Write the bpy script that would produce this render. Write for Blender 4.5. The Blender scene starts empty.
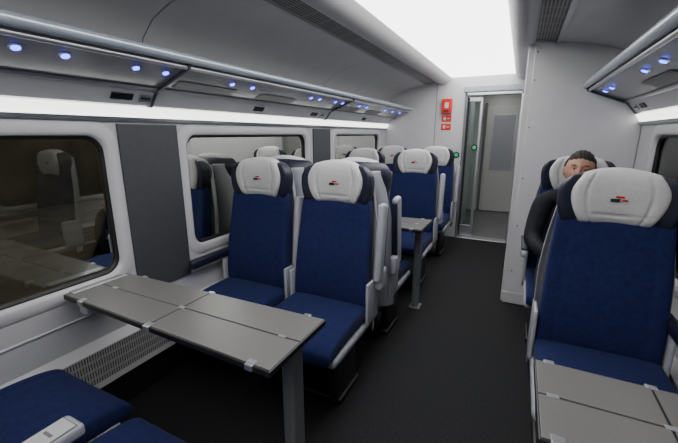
import bpy, bmesh, math
from mathutils import Vector, Matrix

# ------------------------------------------------------------------ helpers
def new_mat(name, col, rough=0.5, metal=0.0, noise=0.0, nscale=40, bump=0.0, emit=None, estr=0.0, sheen=0.0, spec=0.5):
    m = bpy.data.materials.new(name); m.use_nodes = True
    nt = m.node_tree; b = nt.nodes['Principled BSDF']
    b.inputs['Base Color'].default_value = (*col, 1)
    b.inputs['Roughness'].default_value = rough
    b.inputs['Metallic'].default_value = metal
    b.inputs['Specular IOR Level'].default_value = spec
    if sheen: b.inputs['Sheen Weight'].default_value = sheen
    if emit:
        b.inputs['Emission Color'].default_value = (*emit, 1)
        b.inputs['Emission Strength'].default_value = estr
    if noise or bump:
        tc = nt.nodes.new('ShaderNodeTexCoord'); n = nt.nodes.new('ShaderNodeTexNoise')
        n.inputs['Scale'].default_value = nscale; n.inputs['Detail'].default_value = 4
        nt.links.new(tc.outputs['Object'], n.inputs['Vector'])
        if noise:
            r = nt.nodes.new('ShaderNodeValToRGB')
            r.color_ramp.elements[0].position = .35; r.color_ramp.elements[1].position = .65
            r.color_ramp.elements[0].color = (*[c*(1-noise) for c in col], 1)
            r.color_ramp.elements[1].color = (*[min(1, c*(1+noise)) for c in col], 1)
            nt.links.new(n.outputs['Fac'], r.inputs['Fac']); nt.links.new(r.outputs['Color'], b.inputs['Base Color'])
        if bump:
            bp = nt.nodes.new('ShaderNodeBump'); bp.inputs['Strength'].default_value = bump
            bp.inputs['Distance'].default_value = .004
            nt.links.new(n.outputs['Fac'], bp.inputs['Height']); nt.links.new(bp.outputs['Normal'], b.inputs['Normal'])
    return m

def stripe_mat(name, ca, cb, axis, freq, duty=.5, axis2=None, freq2=0, duty2=.8, rough=.5):
    m = bpy.data.materials.new(name); m.use_nodes = True
    nt = m.node_tree; b = nt.nodes['Principled BSDF']; b.inputs['Roughness'].default_value = rough
    tc = nt.nodes.new('ShaderNodeTexCoord'); sx = nt.nodes.new('ShaderNodeSeparateXYZ')
    nt.links.new(tc.outputs['Object'], sx.inputs[0])
    def st(ax, f, d):
        a = nt.nodes.new('ShaderNodeMath'); a.operation = 'MULTIPLY'; a.inputs[1].default_value = f
        nt.links.new(sx.outputs[ax], a.inputs[0])
        fr = nt.nodes.new('ShaderNodeMath'); fr.operation = 'FRACT'; nt.links.new(a.outputs[0], fr.inputs[0])
        l = nt.nodes.new('ShaderNodeMath'); l.operation = 'LESS_THAN'; l.inputs[1].default_value = d
        nt.links.new(fr.outputs[0], l.inputs[0]); return l
    l = st(axis, freq, duty); out = l
    if axis2 is not None:
        l2 = st(axis2, freq2, duty2); mu = nt.nodes.new('ShaderNodeMath'); mu.operation = 'MULTIPLY'
        nt.links.new(l.outputs[0], mu.inputs[0]); nt.links.new(l2.outputs[0], mu.inputs[1]); out = mu
    mx = nt.nodes.new('ShaderNodeMix'); mx.data_type = 'RGBA'
    mx.inputs['A'].default_value = (*ca, 1); mx.inputs['B'].default_value = (*cb, 1)
    nt.links.new(out.outputs[0], mx.inputs['Factor']); nt.links.new(mx.outputs['Result'], b.inputs['Base Color'])
    return m

M = {}
M['wall'] = new_mat('wall_plastic', (.50, .50, .52), .45, noise=.02, nscale=6)
M['white'] = new_mat('white_plastic', (.54, .54, .56), .4, noise=.02, nscale=8)
M['ceil'] = new_mat('ceiling_panel', (.56, .565, .58), .28, noise=.03, nscale=5)
M['under'] = new_mat('rack_underside', (.30, .305, .32), .22, noise=.04, nscale=10)
M['dark'] = new_mat('charcoal_panel', (.052, .055, .063), .5, noise=.05, nscale=30)
M['black'] = new_mat('black_rubber', (.010, .010, .011), .45, noise=.05)
M['floor'] = new_mat('floor_carpet', (.0115, .0118, .0135), .75, noise=.7, nscale=140, bump=.5, spec=.2)
M['navy'] = new_mat('navy_velour', (.0105, .0165, .074), .9, noise=.14, nscale=45, bump=.15, sheen=.04, spec=.15)
M['navyd'] = new_mat('navy_leather', (.007, .009, .026), .5, noise=.1, nscale=40)
M['cover'] = new_mat('headrest_cloth', (.56, .56, .565), .8, noise=.04, nscale=60, bump=.35)
M['shell'] = new_mat('seat_shell_grey', (.33, .345, .385), .35, noise=.02)
M['seatmetal'] = new_mat('seat_frame_metal', (.05, .05, .055), .4, .6, noise=.05)
M['alu'] = new_mat('brushed_aluminium', (.50, .51, .53), .3, .8, noise=.04, nscale=20)
M['rail'] = new_mat('rail_aluminium', (.46, .52, .60), .25, .4, noise=.03)
M['table'] = new_mat('table_laminate', (.140, .138, .135), .32, noise=.03, nscale=120)
M['tleg'] = new_mat('table_leg_grey', (.13, .135, .145), .4, noise=.03)
M['red'] = new_mat('red_plastic', (.65, .02, .015), .4, noise=.05)
M['green'] = new_mat('green_button', (.02, .35, .12), .4, emit=(.0, .5, .2), estr=.4, noise=.02)
M['light'] = new_mat('ceiling_diffuser', (.9, .9, .9), .5, emit=(1, .99, .97), estr=5.4, noise=.01)
M['strip'] = new_mat('strip_diffuser', (.9, .9, .9), .5, emit=(1, .985, .95), estr=3.0, noise=.01)
M['led'] = new_mat('blue_led', (.05, .05, .9), .5, emit=(.04, .07, 1), estr=10, noise=.01)
M['grille'] = stripe_mat('ceiling_grille', (.30, .30, .31), (.06, .06, .065), 0, 55, .5, 1, 6, .93)
M['heater'] = stripe_mat('heater_grille', (.33, .33, .34), (.03, .03, .03), 1, 80, .4, 2, 22, .78)
M['perf'] = stripe_mat('perforated_panel', (.26, .265, .28), (.07, .07, .08), 1, 70, .5, 0, 70, .5)
M['skin'] = new_mat('skin', (.40, .215, .150), .6, noise=.08, nscale=25)
M['hair'] = new_mat('hair', (.012, .009, .008), .7, noise=.4, nscale=120, bump=.8)
M['jacket'] = new_mat('jacket_cloth', (.009, .010, .015), .75, noise=.3, nscale=25, bump=.4, spec=.2)
M['trouser'] = new_mat('trouser_cloth', (.012, .014, .025), .8, noise=.15, nscale=60)
M['eyew'] = new_mat('eye_white', (.5, .47, .44), .3, noise=.02)
M['lip'] = new_mat('lip_skin', (.30, .125, .095), .5, noise=.05)
M['vest'] = new_mat('vestibule_grey', (.52, .53, .52), .4, noise=.03)
M['vfloor'] = new_mat('vestibule_floor', (.13, .13, .135), .5, noise=.2, nscale=90)
M['plat'] = new_mat('platform_concrete', (.22, .21, .18), .8, noise=.2, nscale=3)
M['brick'] = new_mat('station_wall', (.16, .15, .13), .8, noise=.5, nscale=.9)

g = bpy.data.materials.new('tinted_glass'); g.use_nodes = True; nt = g.node_tree; nt.nodes.clear()
o = nt.nodes.new('ShaderNodeOutputMaterial'); gl = nt.nodes.new('ShaderNodeBsdfGlossy'); tr = nt.nodes.new('ShaderNodeBsdfTransparent')
fr = nt.nodes.new('ShaderNodeFresnel'); fr.inputs['IOR'].default_value = 1.9
mx = nt.nodes.new('ShaderNodeMixShader'); gl.inputs['Roughness'].default_value = .01
gl.inputs['Color'].default_value = (.80, .82, .76, 1); tr.inputs['Color'].default_value = (.34, .35, .32, 1)
nt.links.new(fr.outputs[0], mx.inputs[0]); nt.links.new(tr.outputs[0], mx.inputs[1]); nt.links.new(gl.outputs[0], mx.inputs[2])
nt.links.new(mx.outputs[0], o.inputs['Surface'])
M['glass'] = g
g2 = g.copy(); g2.name = 'clear_glass'
for n in g2.node_tree.nodes:
    if n.type == 'BSDF_TRANSPARENT': n.inputs['Color'].default_value = (.82, .88, .86, 1)
    if n.type == 'FRESNEL': n.inputs['IOR'].default_value = 1.5
M['clear'] = g2

def link(me_or_none, name, parent=None, mats=()):
    ob = bpy.data.objects.new(name, me_or_none); bpy.context.collection.objects.link(ob)
    if parent is not None: ob.parent = parent
    if me_or_none is not None:
        for m in mats: me_or_none.materials.append(m)
    return ob

def empty(name, loc=(0, 0, 0), rz=0, parent=None):
    e = link(None, name, parent); e.location = loc; e.rotation_euler = (0, 0, rz); e.empty_display_size = .1
    return e

def bm_mesh(bm, name, smooth=True):
    bmesh.ops.recalc_face_normals(bm, faces=bm.faces)
    me = bpy.data.meshes.new(name); bm.to_mesh(me); bm.free()
    for p in me.polygons: p.use_smooth = smooth
    return me

def rbox_mesh(name, c, s, bev=.01, seg=3, rot=None):
    bm = bmesh.new(); bmesh.ops.create_cube(bm, size=1)
    for v in bm.verts: v.co = Vector((v.co.x*s[0], v.co.y*s[1], v.co.z*s[2]))
    if bev > 0:
        bev = min(bev, min(s)*.49)
        bmesh.ops.bevel(bm, geom=list(bm.edges), offset=bev, segments=seg, profile=.5, affect='EDGES')
    R = rot.to_4x4() if rot else Matrix.Identity(4)
    for v in bm.verts: v.co = (R @ v.co) + Vector(c)
    return bm_mesh(bm, name, bev > 0 and seg > 1)

def rbox(name, c, s, mat, parent=None, bev=.006, seg=2, rot=None):
    me = rbox_mesh(name, c, s, bev, seg, rot)
    ob = link(me, name, parent, [mat])
    if bev > 0:
        md = ob.modifiers.new('wn', 'WEIGHTED_NORMAL'); md.keep_sharp = True
    return ob

def pillow_mesh(name, cfn, tf, tb, p=5, nu=28, nv=28, dent=None):
    bm = bmesh.new()
    us = [math.sin(math.pi/2*(-1+2*i/nu)) for i in range(nu+1)]
    ws = [math.sin(math.pi/2*(-1+2*i/nv)) for i in range(nv+1)]
    def layer(sign, t):
        g = []
        for w in ws:
            row = []
            for u in us:
                e = max(0, 1-abs(u)**p)**(1/p)*max(0, 1-abs(w)**p)**(1/p)
                pos, n = cfn(u, (w+1)/2)
                d = t*e
                if dent and sign > 0: d += dent(u, (w+1)/2)*e
                row.append(bm.verts.new(pos + n*d*sign))
            g.append(row)
        return g
    A = layer(1, tf); B = layer(-1, tb)
    for j in range(nv):
        for i in range(nu):
            bm.faces.new((A[j][i], A[j][i+1], A[j+1][i+1], A[j+1][i]))
            bm.faces.new((B[j][i], B[j+1][i], B[j+1][i+1], B[j][i+1]))
    bmesh.ops.remove_doubles(bm, verts=bm.verts, dist=.0004)
    return bm_mesh(bm, name)

def profile(name, pts, y0, y1, mat, parent=None, smooth=False, flip=False, ny=1):
    bm = bmesh.new()
    rows = []
    for k in range(ny+1):
        y = y0+(y1-y0)*k/ny
        rows.append([bm.verts.new((x, y, z)) for x, z in pts])
    for a, b in zip(rows[:-1], rows[1:]):
        for i in range(len(pts)-1):
            bm.faces.new((a[i], a[i+1], b[i+1], b[i]))
    me = bpy.data.meshes.new(name); bm.to_mesh(me); bm.free()
    for q in me.polygons: q.use_smooth = smooth
    return link(me, name, parent, [mat])

def prism(name, poly, axis, a0, a1, mat, parent=None, bev=0):
    bm = bmesh.new()
    mk = (lambda p, a: (p[0], a, p[1])) if axis == 'Y' else (lambda p, a: (p[0], p[1], a))
    A = [bm.verts.new(mk(p, a0)) for p in poly]; B = [bm.verts.new(mk(p, a1)) for p in poly]
    bm.faces.new(A); bm.faces.new(B[::-1])
    n = len(poly)
    for i in range(n): bm.faces.new((A[i], A[(i+1) % n], B[(i+1) % n], B[i]))
    bmesh.ops.recalc_face_normals(bm, faces=bm.faces)
    if bev: bmesh.ops.bevel(bm, geom=list(bm.edges), offset=bev, segments=2, profile=.5, affect='EDGES')
    me = bm_mesh(bm, name, False)
    return link(me, name, parent, [mat])

def tube(name, pts, r, mat, parent=None, res=6):
    cu = bpy.data.curves.new(name, 'CURVE'); cu.dimensions = '3D'; cu.bevel_depth = r; cu.bevel_resolution = res
    sp = cu.splines.new('POLY'); sp.points.add(len(pts)-1)
    for q, p in zip(sp.points, pts): q.co = (*p, 1)
    cu.use_fill_caps = True
    ob = bpy.data.objects.new(name, cu); bpy.context.collection.objects.link(ob)
    dg = bpy.context.evaluated_depsgraph_get()
    me = bpy.data.meshes.new_from_object(ob.evaluated_get(dg)); me.name = name
    bpy.data.objects.remove(ob)
    for p in me.polygons: p.use_smooth = True
    me.materials.clear()
    return link(me, name, parent, [mat])

def disc(name, c, r, h, mat, parent=None, rot=None, seg=24):
    bm = bmesh.new(); bmesh.ops.create_cone(bm, segments=seg, radius1=r, radius2=r*.92, depth=h, cap_ends=True)
    R = rot.to_4x4() if rot else Matrix.Identity(4)
    for v in bm.verts: v.co = (R @ v.co)+Vector(c)
    me = bm_mesh(bm, name, False); return link(me, name, parent, [mat])

def ellipsoid(name, c, r, mat, parent=None, rot=None):
    bm = bmesh.new(); bmesh.ops.create_uvsphere(bm, u_segments=20, v_segments=14, radius=1)
    R = rot.to_4x4() if rot else Matrix.Identity(4)
    for v in bm.verts: v.co = (R @ Vector((v.co.x*r[0], v.co.y*r[1], v.co.z*r[2])))+Vector(c)
    return link(bm_mesh(bm, name), name, parent, [mat])

# ------------------------------------------------------------------ dimensions
XL, XR = -1.82, 0.75; XC = (XL+XR)/2
Y0, YE, YP = -3.2, 5.25, 3.30
def mir(pts): return [(2*XC-x, z) for x, z in pts]
RX = Matrix.Rotation(math.pi/2, 3, 'X')

# ------------------------------------------------------------------ floor
rbox('floor', ((XL+XR)/2, (Y0+YE)/2, -.03), (XR-XL+.1, YE-Y0, .06), M['floor'], bev=0)

# ------------------------------------------------------------------ side walls with windows
WIN = [(-2.28, -.83), (-.35, 1.115), (1.58, 3.00), (3.56, 4.97)]
ZB, ZT = .735, 1.455
def rrect(y0, y1, z0, z1, r, n=8):
    pts = []
    for cy, cz, a0 in ((y1-r, z1-r, 0), (y0+r, z1-r, 90), (y0+r, z0+r, 180), (y1-r, z0+r, 270)):
        for k in range(n+1):
            a = math.radians(a0+90*k/n); pts.append((cy+r*math.cos(a), cz+r*math.sin(a)))
    return pts

def side_wall(name, X, sgn, wins, yend):
    w = empty(name)
    T = .08
    xc = X - sgn*T/2
    rbox('lower_panel', (xc, (Y0+yend)/2, ZB/2), (T, yend-Y0, ZB), M['wall'], w, bev=0)
    rbox('upper_panel', (xc, (Y0+yend)/2, (ZT+1.62)/2), (T, yend-Y0, 1.62-ZT), M['wall'], w, bev=0)
    ys = [Y0]+[v for ab in wins for v in ab]+[yend]
    for i in range(0, len(ys), 2):
        if ys[i+1]-ys[i] > .02:
            rbox('pillar_panel', (xc, (ys[i]+ys[i+1])/2, (ZB+ZT)/2), (T, ys[i+1]-ys[i], ZT-ZB), M['wall'], w, bev=0)
    for i in range(2, len(ys)-2, 2):
        ym = (ys[i]+ys[i+1])/2
        rbox('pillar_trim', (X+sgn*.004, ym, 1.04), (.016, .355, .92), M['dark'], w, bev=.004)
    prism('sill_ledge', [(X, .575), (X+sgn*.008, .58), (X+sgn*.008, .584), (X, .588)], 'Y', Y0, yend, M['wall'], w)
    prism('heater_housing', [(X, .20), (X+sgn*.044, .20), (X+sgn*.044, .225), (X+sgn*.038, .40), (X, .44)], 'Y', Y0, yend, M['white'], w)
    profile('heater_grille', [(X+sgn*.0455, .235), (X+sgn*.040, .395)], Y0, yend, M['heater'], w)
    profile('kick_strip', [(X+sgn*.01, 0), (X+sgn*.03, .2)], Y0, yend, M['black'], w)
    for k, (a, b) in enumerate(wins):
        we = empty('window_%d' % (k+1 + (0 if sgn > 0 else 10)))
        rings = [(.055, .000, .12), (.052, .004, .12), (.006, .006, .09), (-.008, .002, .085), (-.014, -.03, .08)]
        bm = bmesh.new(); R = []
        for off, dx, r in rings:
            R.append([bm.verts.new((X+sgn*dx, y, z)) for y, z in rrect(a-off, b+off, ZB-off, ZT+off, r)])
        n = len(R[0])
        for p, q in zip(R[:-1], R[1:]):
            for i in range(n): bm.faces.new((p[i], p[(i+1) % n], q[(i+1) % n], q[i]))
        link(bm_mesh(bm, 'window_surround'), 'window_surround', we, [M['white']])
        bm = bmesh.new(); R = []
        for off, dx in ((-.012, -.018), (-.026, -.018), (-.028, -.032)):
            R.append([bm.verts.new((X+sgn*dx, y, z)) for y, z in rrect(a-off, b+off, ZB-off, ZT+off, .075)])
        for p, q in zip(R[:-1], R[1:]):
            for i in range(n): bm.faces.new((p[i], p[(i+1) % n], q[(i+1) % n], q[i]))
        link(bm_mesh(bm, 'window_seal'), 'window_seal', we, [M['black']])
        bm = bmesh.new()
        bm.faces.new([bm.verts.new((X-sgn*.034, y, z)) for y, z in rrect(a+.01, b-.01, ZB+.01, ZT-.01, .07)])
        link(bm_mesh(bm, 'glass_pane', False), 'glass_pane', we, [M['glass']])
    return w
side_wall('wall_left', XL, 1, WIN, YE)
side_wall('wall_right', XR, -1, [(-2.28, -.83), (-.35, 1.10), (1.60, 2.98)], YP)

# ------------------------------------------------------------------ ceiling
CL = [(-1.82, 1.60), (-1.81, 1.80), (-1.77, 1.92), (-1.68, 2.00), (-1.55, 2.05), (-1.40, 2.085), (-1.235, 2.11)]
ceil = empty('ceiling')
for s, f in (('left', lambda p: p), ('right', mir)):
    profile('side_panel_'+s, f(CL), Y0, YE, M['ceil'], ceil, True)
    profile('grille_'+s, f([(-1.235, 2.105), (-1.235, 2.115), (-1.09, 2.135), (-1.09, 2.125)]), Y0, YE, M['grille'], ceil)
    profile('grille_lip_'+s, f([(-1.255, 2.100), (-1.225, 2.098), (-1.225, 2.12)]), Y0, YE, M['alu'], ceil)
    profile('cove_'+s, f([(-1.09, 2.115), (-1.075, 2.105), (-1.03, 2.10), (-.98, 2.11), (-.94, 2.14), (-.915, 2.19)]), Y0, YE, M['white'], ceil, True)
    for yj in (-2.5, -.57, 1.34, 3.27):
        pts = f([(x+.003, z-.002) for x, z in CL[1:]])
        profile('panel_joint', pts, yj-.002, yj+.002, M['dark'], ceil, True)
rbox('ceiling_back', (XC, (Y0+YE)/2, 2.235), (2.4, YE-Y0, .02), M['wall'], ceil, bev=0)
cl = empty('ceiling_light')
rbox('diffuser', (XC, (Y0+YE)/2, 2.19), (.78, YE-Y0-.02, .02), M['light'], cl, bev=0)
# ------------------------------------------------------------------ luggage racks & light strips
def rack(side, yend):
    f = (lambda p: p) if side == 'left' else mir
    F = lambda x, z: f([(x, z)])[0]
    r = empty('luggage_rack')
    ra = lambda x, z, y: (F(x, z)[0], y, z)
    prism('shelf', f([(-1.815, 1.585), (-1.765, 1.60), (-1.715, 1.665), (-1.705, 1.675), (-1.475, 1.762), (-1.475, 1.782), (-1.72, 1.70), (-1.815, 1.70)]), 'Y', Y0, yend, M['under'], r)
    profile('fascia', f([(-1.768, 1.592), (-1.712, 1.663)]), Y0, yend, M['ceil'], r)
    profile('fascia_edge', f([(-1.712, 1.663), (-1.695, 1.664), (-1.69, 1.676)]), Y0, yend, M['alu'], r)
    tube('handrail', [ra(-1.452, 1.795, Y0), ra(-1.452, 1.795, yend)], .023, M['rail'], r)
    tube('shelf_edge_rail', [ra(-1.475, 1.760, Y0), ra(-1.475, 1.760, yend)], .011, M['alu'], r)
    sg = 1 if side == 'left' else -1
    nrm = Vector((sg*.364, 0, -.931)).normalized()
    rot = nrm.to_track_quat('Z', 'Y').to_matrix()
    ys = [-2.0, -1.2, -.6, .2, .69, .84, 1.12, 1.27, 1.72, 1.90, 2.62, 2.76, 3.05, 3.2, 3.6, 3.8, 4.4, 4.7, 5.0] if side == 'left' else [-2, -1, 0, .8, 1.45, 1.95, 2.2, 2.9, 3.1]
    for y in ys:
        if y > yend-.05: continue
        disc('lamp_bezel', ra(-1.545, 1.7325, y), .020, .006, M['alu'], r, rot)
        disc('reading_lamp', ra(-1.543, 1.730, y), .0145, .008, M['led'], r, rot)
    for y in (-1.6, .32, 1.58, 2.25, 3.52, 4.2):
        if y+.3 > yend: continue
        profile('vent_panel', f([(-1.675, 1.6825), (-1.60, 1.7105)]), y-.18, y+.25, M['perf'], r)
    for y in (-2.5, -.57, 1.34, 3.27):
        if y > yend: continue
        prism('bracket', f([(-1.79, 1.575), (-1.76, 1.588), (-1.707, 1.655), (-1.46, 1.752), (-1.44, 1.80), (-1.46, 1.815), (-1.50, 1.80), (-1.79, 1.72)]), 'Y', y-.006, y+.006, M['dark'], r)
    r2 = Matrix.Rotation(math.radians(38)*(1 if sg > 0 else -1), 3, 'Y')
    for y in (-1.5, .56, 1.17, 2.2, 3.0, 4.2):
        if y > yend-.2: continue
        rbox('seat_number_display', ra(-1.738, 1.627, y), (.008, .11, .036), M['black'], r, bev=.003, rot=r2)
    for y in (-.7, 1.29, 3.15):
        rbox('switch_plate', ra(-1.738, 1.627, y), (.008, .07, .05), M['alu'], r, bev=.003, rot=r2)
        for q in (-.018, 0, .018):
            disc('switch_hole', ra(-1.733, 1.625, y+q), .006, .006, M['black'], r, Vector((sg*.79, 0, -.62)).to_track_quat('Z', 'Y').to_matrix(), 12)
    ls = empty('light_strip')
    prism('diffuser', f([(-1.82, 1.535), (-1.80, 1.535), (-1.77, 1.585), (-1.82, 1.59)]), 'Y', Y0+.01, yend-.01, M['strip'], ls)
    prism('trim', f([(-1.82, 1.512), (-1.797, 1.516), (-1.79, 1.532), (-1.82, 1.534)]), 'Y', Y0+.01, yend-.01, M['alu'], ls)
rack('left', YE); rack('right', YP)

# ------------------------------------------------------------------ partition on the right (equipment cabinet)
PX = -.022
pt = empty('wall_partition')
rbox('cabinet_body', ((PX+XR+.06)/2, (YP+YE)/2, 1.11), (XR+.06-PX, YE-YP, 2.22), M['wall'], pt, bev=.012, seg=3)
rbox('front_panel', ((PX+.04+XR)/2, YP-.004, 1.10), (XR-PX-.05, .012, 2.02), M['white'], pt, bev=.004)
for z in (.3, .7, 1.1, 1.5, 1.85, 2.05):
    disc('screw', (PX+.065, YP-.012, z), .006, .004, M['seatmetal'], pt, RX, 12)
rbox('kick_plate', ((PX+XR)/2, YP-.006, .05), (XR-PX-.03, .014, .10), M['wall'], pt, bev=.003)

# ------------------------------------------------------------------ end wall with doorway
DX0, DX1, DZ = -.72, PX, 1.97
ew = empty('wall_end')
rbox('panel_left', ((XL-.06+DX0)/2, YE+.05, 1.12), (DX0-XL+.06, .10, 2.24), M['white'], ew, bev=0)
rbox('panel_header', ((DX0+XR)/2, YE+.05, (DZ+2.24)/2), (XR-DX0, .10, 2.24-DZ), M['white'], ew, bev=0)
rbox('seam', (-1.10, YE-.001, 1.12), (.006, .006, 2.2), M['tleg'], ew, bev=0)
rbox('rear_panel', (XC, Y0-.04, 1.1), (2.7, .08, 2.3), M['wall'], ew, bev=0)
df = empty('door_frame')
rbox('jamb_left', (DX0+.015, YE+.04, DZ/2), (.03, .14, DZ), M['tleg'], df, bev=.004)
rbox('jamb_right', (DX1-.015, YE+.04, DZ/2), (.03, .14, DZ), M['alu'], df, bev=.004)
rbox('head', ((DX0+DX1)/2, YE+.04, DZ-.015), (DX1-DX0, .14, .03), M['alu'], df, bev=.004)
rbox('head_cover', ((DX0+DX1)/2, YE-.012, DZ+.05), (DX1-DX0+.04, .03, .07), M['shell'], df, bev=.006)
rbox('threshold', ((DX0+DX1)/2, YE+.05, .006), (DX1-DX0, .16, .012), M['alu'], df, bev=.003)
dl = empty('door_1')
x0, x1 = DX0+.03, DX0+.20
rbox('leaf_stile_left', (x0+.010, YE+.075, .97), (.020, .03, 1.90), M['black'], dl, bev=.003)
rbox('leaf_stile_right', (x1, YE+.075, .97), (.035, .035, 1.90), M['alu'], dl, bev=.005)
rbox('leaf_top', ((x0+x1)/2, YE+.075, 1.90), (x1-x0, .03, .06), M['alu'], dl, bev=.003)
rbox('leaf_bottom', ((x0+x1)/2, YE+.075, .10), (x1-x0, .03, .16), M['alu'], dl, bev=.003)
rbox('leaf_glass', ((x0+x1)/2, YE+.075, 1.02), (x1-x0-.02, .008, 1.70), M['clear'], dl, bev=0)
for nm, c in (('a', (-.565, YE+.05, 1.27)), ('b', (-.785, YE-.008, 1.17))):
    e = empty('door_open_button')
    disc('bezel', c, .042, .014, M['black'], e, RX)
    disc('green_cap', (c[0], c[1]-.009, c[2]), .026, .010, M['green'], e, RX)
fb = empty('fire_alarm_box')
rbox('housing', (-.95, YE-.03, 1.815), (.135, .06, .19), M['red'], fb, bev=.008)
rbox('white_pictogram', (-.95, YE-.062, 1.825), (.05, .006, .07), M['cover'], fb, bev=.002)
rbox('pull_handle', (-.95, YE-.066, 1.755), (.07, .014, .016), M['black'], fb, bev=.003)
for z, h in ((1.655, .085), (1.545, .085)):
    sg_ = empty('safety_label')
    rbox('plate', (-.95, YE-.003, z), (.13, .006, h), M['red'], sg_, bev=.002)
    rbox('symbol', (-.975, YE-.007, z), (.03, .004, h*.5), M['cover'], sg_, bev=.001)
    rbox('text_line', (-.925, YE-.007, z), (.035, .004, h*.12), M['cover'], sg_, bev=.001)

# vestibule beyond
vs = empty('wall_vestibule')
VY = 7.4
rbox('side_left', (-1.10, (YE+.1+VY)/2, 1.12), (.06, VY-YE-.1, 2.24), M['vest'], vs, bev=0)
rbox('side_right', (.34, (YE+.1+VY)/2, 1.12), (.06, VY-YE-.1, 2.24), M['vest'], vs, bev=0)
rbox('far_panel', (-.38, VY+.03, 1.12), (1.5, .06, 2.24), M['vest'], vs, bev=0)
rbox('vestibule_ceiling', (-.38, (YE+.1+VY)/2, 2.20), (1.5, VY-YE-.1, .04), M['wall'], vs, bev=0)
rbox('vestibule_floor', (-.38, (YE+.1+VY)/2, -.02), (1.5, VY-YE-.1+.0, .04), M['vfloor'], vs, bev=0)
vl = empty('vestibule_light')
rbox('diffuser', (-.38, 6.4, 2.172), (.42, 1.5, .012), M['strip'], vl, bev=0)
d2 = empty('door_2')
rbox('leaf', (-.30, VY-.03, .98), (.62, .04, 1.93), M['vest'], d2, bev=.01)
rbox('window_frame', (-.30, VY-.053, 1.30), (.40, .012, 1.0), M['alu'], d2, bev=.004)
rbox('window_pane', (-.30, VY-.062, 1.30), (.36, .006, .96), M['shell'], d2, bev=.002)
rbox('handle', (-.08, VY-.075, 1.02), (.025, .05, .22), M['alu'], d2, bev=.008)
rbox('frame_left', (-.63, VY-.04, 1.0), (.04, .08, 2.0), M['tleg'], d2, bev=.005)
rbox('frame_right', (.03, VY-.04, 1.0), (.04, .08, 2.0), M['tleg'], d2, bev=.005)
vc = empty('equipment_cabinet')
rbox('body', (-.90, 6.2, 1.0), (.32, .6, 2.0), M['wall'], vc, bev=.01)
rbox('door_panel', (-.735, 6.2, 1.05), (.012, .52, 1.7), M['white'], vc, bev=.004)

# ------------------------------------------------------------------ seats
def back_c(v): return -.055+.085*v
def cf_back(u, v):
    hw = .243-.026*v**2
    return Vector((u*hw, back_c(v)-.022*u**4, .455+.625*v)), Vector((0, -1, 0))
def dent_back(u, v):
    return .016*math.sin(math.pi*min(1, v*1.3)) - .005*math.exp(-((abs(u)-.72)/.035)**2)
def cf_cush(u, v):
    return Vector((u*.246, -.575+.53*v, .425-.035*(1-v)**4+.012*abs(u)**3)), Vector((0, 0, 1))
def dent_cush(u, v): return -.006*math.exp(-((abs(u)-.72)/.035)**2)
def cf_head(u, v):
    hw = .200+.026*math.sin(math.pi*min(1, v*.9))-.03*max(0, (v-.7)/.3)**2
    return Vector((u*hw, .050-.060*abs(u)**2.5, 1.045+.242*v-.02*u*u*v)), Vector((0, -1, 0))
def cf_cover(u, v):
    prof = min(v/.58, (1-v)/.42)
    hw = .132+.045*math.sin(math.pi/2*max(0, min(1, prof)))
    return Vector((u*hw, .036-.044*abs(u)**2.2, 1.050+.255*v-.032*(u*u)*(v-.3))), Vector((0, -1, 0))
def dent_cover(u, v):
    return -.009*math.exp(-((abs(u)-.66)/.035)**2) - .008*math.exp(-((v-.20)/.022)**2)*(1-abs(u)) + .006*math.exp(-(u/.45)**2-((v-.6)/.3)**2)
def cf_shell(u, v):
    hw = .264-.075*max(0, (v-.50)/.50)**1.6
    return Vector((u*hw, .035+.085*v-.080*abs(u)**8*(1-v*.4), .30+.93*v)), Vector((0, -1, 0))
SM = {}
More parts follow.
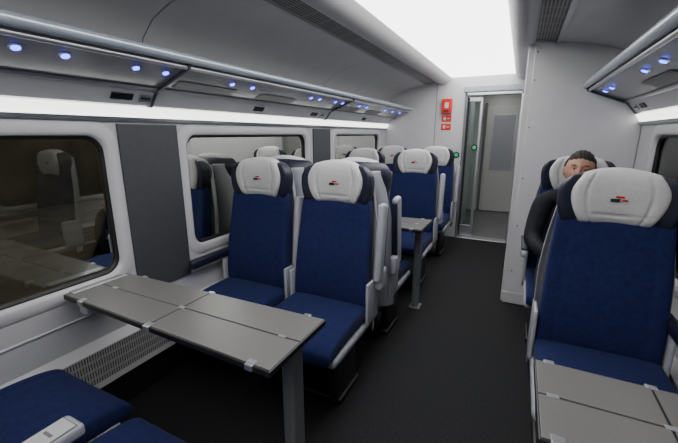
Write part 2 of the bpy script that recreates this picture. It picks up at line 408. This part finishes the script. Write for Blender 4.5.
def seat_meshes():
    def add(k, me, mat): me.materials.append(mat); SM[k] = me
    add('backrest', pillow_mesh('backrest', cf_back, .055, .04, 6, 44, 44, dent_back), M['navy'])
    add('seat_cushion', pillow_mesh('seat_cushion', cf_cush, .06, .05, 5, 40, 28, dent_cush), M['navy'])
    add('headrest', pillow_mesh('headrest', cf_head, .052, .10, 3.6, 36, 28), M['navyd'])
    add('headrest_cover', pillow_mesh('headrest_cover', cf_cover, .066, .080, 3.4, 56, 52, dent_cover), M['cover'])
    add('back_shell', pillow_mesh('back_shell', cf_shell, .018, .022, 7, 40, 30), M['shell'])
    add('seat_pan', rbox_mesh('seat_pan', (0, -.29, .36), (.508, .48, .06), .025, 4), M['shell'])
    for s, k in ((-1, 'a'), (1, 'b')):
        add('side_cheek_'+k, rbox_mesh('side_cheek', (s*.256, -.05, .50), (.020, .17, .26), .010, 3), M['shell'])
        add('leg_'+k, rbox_mesh('leg', (s*.17, -.26, .175), (.05, .26, .31), .012, 2), M['seatmetal'])
    add('foot_bar', rbox_mesh('foot_bar', (0, -.24, .018), (.42, .26, .034), .010, 2), M['black'])
    yl = -.0385
    add('logo_dark', rbox_mesh('logo_dark', (-.012, yl, 1.170), (.034, .003, .014), .001, 1), M['seatmetal'])
    add('logo_red', rbox_mesh('logo_red', (.004, yl, 1.185), (.032, .003, .008), .001, 1), M['red'])
    add('logo_line', rbox_mesh('logo_line', (.022, yl, 1.171), (.022, .003, .007), .001, 1), M['red'])
    Rt = Matrix.Rotation(math.radians(-7), 3, 'X')
    add('arm_up', rbox_mesh('armrest_folded', (0, .0, .0), (.046, .085, .46), .022, 4, Rt), M['shell'])
    add('arm_up_pad', rbox_mesh('armrest_pad', (0, .050, .02), (.036, .03, .36), .012, 3, Rt), M['navyd'])
    add('arm_dn', rbox_mesh('armrest_body', (0, 0, 0), (.050, .40, .055), .022, 4), M['shell'])
    add('arm_dn_pad', rbox_mesh('armrest_pad', (0, -.01, .032), (.046, .36, .022), .010, 3), M['navyd'])
    add('arm_dn_dark', rbox_mesh('armrest_body', (0, 0, 0), (.046, .42, .06), .021, 4), M['navyd'])
    add('pivot', rbox_mesh('armrest_pivot', (0, 0, 0), (.046, .11, .13), .022, 4), M['shell'])
seat_meshes()
def seat(x, y, face_us=True, left=None, right=None):
    e = empty('passenger_seat', (x, y, 0), 0 if face_us else math.pi)
    for k in ('backrest', 'seat_cushion', 'headrest', 'headrest_cover', 'back_shell', 'seat_pan', 'side_cheek_a', 'side_cheek_b', 'leg_a', 'leg_b', 'foot_bar', 'logo_dark', 'logo_red', 'logo_line'):
        link(SM[k], k, e)
    for s, kind in ((-1, left), (1, right)):
        if not kind: continue
        xx = s*(.282 if kind != 'dark' else .250)
        p = link(SM['pivot'], 'armrest_pivot', e); p.location = (xx, .02, .62)
        if kind == 'up':
            for k in ('arm_up', 'arm_up_pad'):
                q = link(SM[k], 'armrest_'+k, e); q.location = (xx, .0, .84)
        elif kind == 'down':
            for k in ('arm_dn', 'arm_dn_pad'):
                q = link(SM[k], 'armrest_'+k, e); q.location = (xx, -.20, .66)
        else:
            q = link(SM['arm_dn_dark'], 'armrest_dark', e); q.location = (xx, -.20, .66)
    return e
SA, SB, SR = -1.50, -.945, .40
R1 = 1.88
seat(SA, R1, True, 'dark', 'up'); seat(SB, R1, True, None, 'up')
seat(SR+.005, 1.95, True, None, 'dark')
R15 = 2.19
seat(SA, R15, False, None, None); seat(SB, R15, False, 'up', None)
R2 = 3.66
seat(SA, R2, True, None, 'up'); seat(SB, R2, True, None, 'up')
R3 = 4.66
seat(SA, R3, True, None, 'up'); seat(SB, R3, True, None, 'up')
RM = 3.02
seat(SR-.02, RM, True, 'down', None)
RN = .14
seat(SA, RN, False, None, None); seat(SB+.02, RN-.03, False, None, None)
seat(SR+.02, RN-.10, False, None, None)
seat(SA, -.45, True, None, None); seat(SB, -.45, True, None, None)

# ------------------------------------------------------------------ tables
def table(xw, xa, yc, hw_w, hw_a, sgn=1):
    t = empty('folding_table')
    z = .75
    prism('edge_slab', [(xw, yc-hw_w), (xa, yc-hw_a), (xa, yc+hw_a), (xw, yc+hw_w)], 'Z', z-.026, z-.003, M['black'], t, .004)
    def P(s, q):
        hw = hw_w+(hw_a-hw_w)*s; return (xw+(xa-xw)*s, yc+q*hw)
    L = abs(xa-xw)
    for s0, s1 in ((.0+.006/L, .5-.0035/L), (.5+.0035/L, 1-.006/L)):
        for q0, q1 in ((-.965, -.018), (.018, .965)):
            prism('leaf', [P(s0, q0), P(s1, q0), P(s1, q1), P(s0, q1)], 'Z', z-.008, z, M['table'], t, .0015)
    for s in (.12, .5, .93):
        for q in (-1, 1):
            c = P(s, q*.985)
            rbox('hinge', (c[0], c[1], z-.010), (.030, .020, .022), M['alu'], t, bev=.003)
            if q < 0: rbox('hinge_plate', (c[0], c[1]+.012, z+.001), (.030, .02, .003), M['alu'], t, bev=.001)
        rbox('centre_hinge', (P(s, 0)[0], yc, z+.0005), (.03, .016, .003), M['alu'], t, bev=.001)
    lx = xa-sgn*.075
    rbox('leg', (lx, yc+.05, .36), (.055, .075, .72), M['tleg'], t, bev=.012, seg=3)
    rbox('leg_foot', (lx, yc+.05, .008), (.09, .11, .016), M['tleg'], t, bev=.004)
    rbox('support_beam', ((xw+xa)/2, yc+.02, z-.045), (L*.94, .06, .036), M['tleg'], t, bev=.006)
    rbox('wall_bracket', (xw+sgn*.03, yc, z-.07), (.06, .20, .10), M['white'], t, bev=.012)
    rbox('end_cap', (xw+sgn*.02, yc, z-.002), (.04, hw_w*1.7, .012), M['alu'], t, bev=.003)
    return t
table(-1.775, -.61, .94, .15, .18)
table(-1.775, -.60, 2.80, .16, .19)
table(.70, .11, 1.02, .165, .175, -1)

# folded-down armrest console between the nearest pair of seats
ac = empty('armrest_console')
rbox('console_body', (-1.185, .30, .545), (.095, .40, .045), M['shell'], ac, bev=.014, seg=3)
rbox('console_groove', (-1.185, .39, .5675), (.078, .185, .003), M['tleg'], ac, bev=.001)
rbox('console_inlay', (-1.185, .39, .5690), (.070, .177, .004), M['white'], ac, bev=.002)
rbox('console_text', (-1.185, .42, .5713), (.040, .010, .001), M['tleg'], ac, bev=0)
rbox('console_support', (-1.215, .15, .47), (.03, .10, .16), M['shell'], ac, bev=.012)

# ------------------------------------------------------------------ seated man
man = empty('seated_man')
def skin_obj(name, verts, edges, radii, mats, parent, roots, sub=2, split=None):
    me = bpy.data.meshes.new(name); me.from_pydata(verts, edges, [])
    ob = bpy.data.objects.new(name, me); bpy.context.collection.objects.link(ob)
    ob.modifiers.new('skin', 'SKIN')
    sv = me.skin_vertices[0].data if me.skin_vertices else None
    if sv is None:
        bpy.context.view_layer.objects.active = ob
        bpy.ops.mesh.customdata_skin_add(); sv = me.skin_vertices[0].data
    for i, r in enumerate(radii):
        sv[i].radius = r if isinstance(r, tuple) else (r, r); sv[i].use_root = i in roots
    s = ob.modifiers.new('sub', 'SUBSURF'); s.levels = sub; s.render_levels = sub
    dg = bpy.context.evaluated_depsgraph_get()
    m2 = bpy.data.meshes.new_from_object(ob.evaluated_get(dg)); m2.name = name
    bpy.data.objects.remove(ob)
    m2.materials.clear()
    for m in mats: m2.materials.append(m)
    for p in m2.polygons:
        p.use_smooth = True
        if split: p.material_index = split(p.center)
    return link(m2, name, parent)
MX, MY = .355, 2.85
V = [(MX, MY-.05, .60), (MX, MY-.05, .74), (MX, MY-.02, .90), (MX, MY, 1.00), (MX, MY+.005, 1.075),
     (MX-.09, MY, 1.045), (MX-.165, MY-.005, 1.01), (MX-.205, MY-.07, .88), (MX-.225, MY-.15, .76), (MX-.19, MY-.29, .735), (MX-.12, MY-.40, .71),
     (MX+.09, MY, 1.045), (MX+.165, MY-.005, 1.01), (MX+.20, MY-.07, .88), (MX+.215, MY-.15, .76), (MX+.18, MY-.28, .72), (MX+.10, MY-.36, .69),
     (MX-.10, MY-.14, .58), (MX-.13, MY-.46, .565), (MX-.13, MY-.50, .33), (MX-.13, MY-.47, .11),
     (MX+.10, MY-.14, .58), (MX+.13, MY-.46, .565), (MX+.13, MY-.52, .33), (MX+.13, MY-.50, .11)]
E = [(0, 1), (1, 2), (2, 3), (3, 4), (3, 5), (5, 6), (6, 7), (7, 8), (8, 9), (9, 10), (3, 11), (11, 12), (12, 13), (13, 14), (14, 15), (15, 16),
     (0, 17), (17, 18), (18, 19), (19, 20), (0, 21), (21, 22), (22, 23), (23, 24)]
Rr = [(.15, .11), (.155, .12), (.160, .12), (.13, .105), .060, .075, .075, .062, .056, .048, .036, .075, .075, .062, .056, .048, .036,
      .085, .070, .055, .042, .085, .070, .055, .042]
def spl(c):
    return 0 if (c.z > .66 or (c.z > .60 and c.y > MY-.12)) else 1
skin_obj('clothed_body', V, E, Rr, [M['jacket'], M['trouser']], man, {0}, 2, spl)
skin_obj('neck', [(MX, MY+.005, 1.04), (MX, MY-.005, 1.10), (MX, MY-.02, 1.17)], [(0, 1), (1, 2)], [.055, .052, .052], [M['skin']], man, {0})
skin_obj('collar', [(MX-.055, MY-.035, 1.075), (MX-.06, MY+.02, 1.095), (MX, MY+.055, 1.10), (MX+.06, MY+.02, 1.095), (MX+.055, MY-.035, 1.075)],
         [(0, 1), (1, 2), (2, 3), (3, 4)], [.016, .02, .02, .02, .016], [M['jacket']], man, {2})
hd = empty('head', (MX+.004, MY-.045, 1.218), 0, man); hd.rotation_euler = (math.radians(-8), math.radians(4), math.radians(-8)); hd.scale = (1.08, 1.06, 1.05)
def headshape(d, k=1.0):
    x, y, z = d
    X = x*.076; Y = y*.094; Z = z*.117
    if z < 0:
        X *= 1-.30*(-z)**1.6
        if y < 0: Y *= 1+.10*(-z)
        else: Y *= 1-.35*(-z)
    if y < 0:
        Y -= .022*math.exp(-(x/.13)**2-((z+.20)/.15)**2)
        Y -= .010*math.exp(-(x/.11)**2-((z-.02)/.20)**2)
        Y -= .006*math.exp(-((z-.22)/.10)**2)*math.exp(-(x/.6)**2)
        Y += .011*math.exp(-((abs(x)-.36)/.16)**2-((z-.04)/.11)**2)
        Y -= .006*math.exp(-(x/.25)**2-((z+.50)/.09)**2)
        Y -= .008*math.exp(-(x/.25)**2-((z+.88)/.14)**2)
    return Vector((X, Y, Z))*k
bm = bmesh.new(); bmesh.ops.create_uvsphere(bm, u_segments=64, v_segments=48, radius=1)
for v in bm.verts: v.co = headshape(v.co)
link(bm_mesh(bm, 'face'), 'face', hd, [M['skin']])
# short hair: tapers to nothing at the hairline
bm = bmesh.new(); bmesh.ops.create_uvsphere(bm, u_segments=72, v_segments=54, radius=1)
def hairline(c):
    if c.y < -.25: return .58-.14*abs(c.x)+.02*math.sin(22*c.x)
    if c.y < .30: return .545-1.75*(c.y+.25)
    return -.42
kill = [f for f in bm.faces if f.calc_center_median().normalized().z < hairline(f.calc_center_median().normalized())-.06]
bmesh.ops.delete(bm, geom=kill, context='FACES')
for v in bm.verts:
    d = v.co.copy(); k = max(0, min(1, (d.z-hairline(d)+.04)/.22))
    v.co = headshape(d, 1.0)+d*(-.002+k*(.011+.002*math.sin(25*d.x+9*d.y)))
link(bm_mesh(bm, 'hair'), 'hair', hd, [M['hair']])
for s in (-1, 1):
    ellipsoid('ear', (s*.074, .012, -.005), (.010, .019, .032), M['skin'], hd, Matrix.Rotation(s*.25, 3, 'Z'))
    ellipsoid('eye', (s*.028, -.0745, .004), (.012, .010, .006), M['eyew'], hd)
    ellipsoid('iris', (s*.028, -.0830, .003), (.0050, .003, .0045), M['hair'], hd)
    ellipsoid('eyelid', (s*.028, -.0755, .010), (.015, .012, .006), M['skin'], hd)
    ellipsoid('eyebrow', (s*.030, -.0870, .026), (.017, .006, .003), M['hair'], hd, Matrix.Rotation(s*.08, 3, 'Y'))
ellipsoid('upper_lip', (0, -.0945, -.055), (.022, .006, .004), M['lip'], hd)
ellipsoid('lower_lip', (0, -.0945, -.062), (.019, .006, .0045), M['lip'], hd)
def hand(name, wr, d, n, s):
    wr, d, n, s = map(Vector, (wr, d, n, s)); d.normalize(); n = (n-d*n.dot(d)).normalized(); s = (s-d*s.dot(d)-n*s.dot(n)).normalized()
    vs, es, rs, roots = [], [], [], set()
    def chain(pts, rad):
        b = len(vs); roots.add(b)
        for i, p in enumerate(pts):
            vs.append(tuple(p)); rs.append(rad[i])
            if i: es.append((b+i-1, b+i))
    for k in (-.022, 0, .022):
        chain([wr-d*.02+s*k*.5, wr+d*.04+s*k, wr+d*.085+s*k*1.1], [.022, .017, .013])
    for k, L in ((.030, .070), (.010, .080), (-.010, .074), (-.030, .058)):
        a = wr+d*.075+s*k
        p1 = a+d*.02; p2 = p1+(d*.9+n*.35)*L*.42; p3 = p2+(d*.5+n*.85)*L*.32; p4 = p3+(d*.15+n*1)*L*.26
        chain([a, p1, p2, p3, p4], [.010, .0095, .009, .0082, .007])
    a = wr+d*.02+s*.022
    chain([a, a+d*.02+s*.022, a+d*.048+s*.034+n*.006, a+d*.072+s*.036+n*.012], [.013, .0115, .0105, .0085])
    skin_obj(name, vs, es, rs, [M['skin']], man, roots, 1)
hand('right_hand', (MX-.10, MY-.415, .705), (.75, -.45, -.25), (-.2, .0, -1), (-.45, -.75, .2))
hand('left_hand', (MX+.085, MY-.37, .69), (-.6, -.7, -.25), (.2, 0, -1), (.7, -.6, .2))
for s in (-1, 1):
    bm = bmesh.new(); bmesh.ops.create_uvsphere(bm, u_segments=24, v_segments=16, radius=1)
    for v in bm.verts:
        x, y, z = v.co
        hh = .052 if y > 0 else .052-.022*(-y)
        v.co = Vector((x*.046*(1-.12*y*y), y*.135-.05, max(-.055, z*hh*1.15)+.0))+Vector((MX+s*.13, MY-.49+(0 if s < 0 else -.03), .056))
    link(bm_mesh(bm, 'shoe'), 'shoe', man, [M['black']])

# ------------------------------------------------------------------ outside: station at night
rbox('platform', (-5.6, 2, -.20), (6.5, 26, .3), M['plat'], bev=.02)
rbox('station_wall', (-9.02, 2, 2.0), (.3, 26, 4.7), M['brick'], bev=.01)
for y in (-3, .2, 3.4, 6.6, 10):
    c = empty('station_pillar')
    rbox('shaft', (-4.6, y, 1.92), (.22, .22, 3.9), M['brick'], c, bev=.02)
    rbox('base', (-4.6, y, .055), (.36, .36, .2), M['plat'], c, bev=.02)
    rbox('capital', (-4.6, y, 3.8), (.4, .4, .15), M['plat'], c, bev=.02)
for y in (-2, 2.0, 6, 10):
    l = bpy.data.lights.new('platform_lamp', 'POINT'); l.energy = 110; l.color = (1, .93, .76); l.shadow_soft_size = .2
    lo = bpy.data.objects.new('platform_lamp', l); lo.location = (-6.0, y, 3.4); bpy.context.collection.objects.link(lo)

# ------------------------------------------------------------------ world
w = bpy.data.worlds.new('night'); bpy.context.scene.world = w; w.use_nodes = True
w.node_tree.nodes['Background'].inputs[0].default_value = (.01, .012, .02, 1)
w.node_tree.nodes['Background'].inputs[1].default_value = .5

# ------------------------------------------------------------------ camera
cam = bpy.data.cameras.new('camera'); cam.sensor_width = 36; cam.sensor_fit = 'HORIZONTAL'; cam.lens = 36*360/678
cam.clip_start = .02
co = bpy.data.objects.new('camera', cam); bpy.context.collection.objects.link(co)
co.location = (0, 0, 1.45); co.rotation_euler = (math.radians(90-13.66), 0, math.radians(26.3))
bpy.context.scene.camera = co
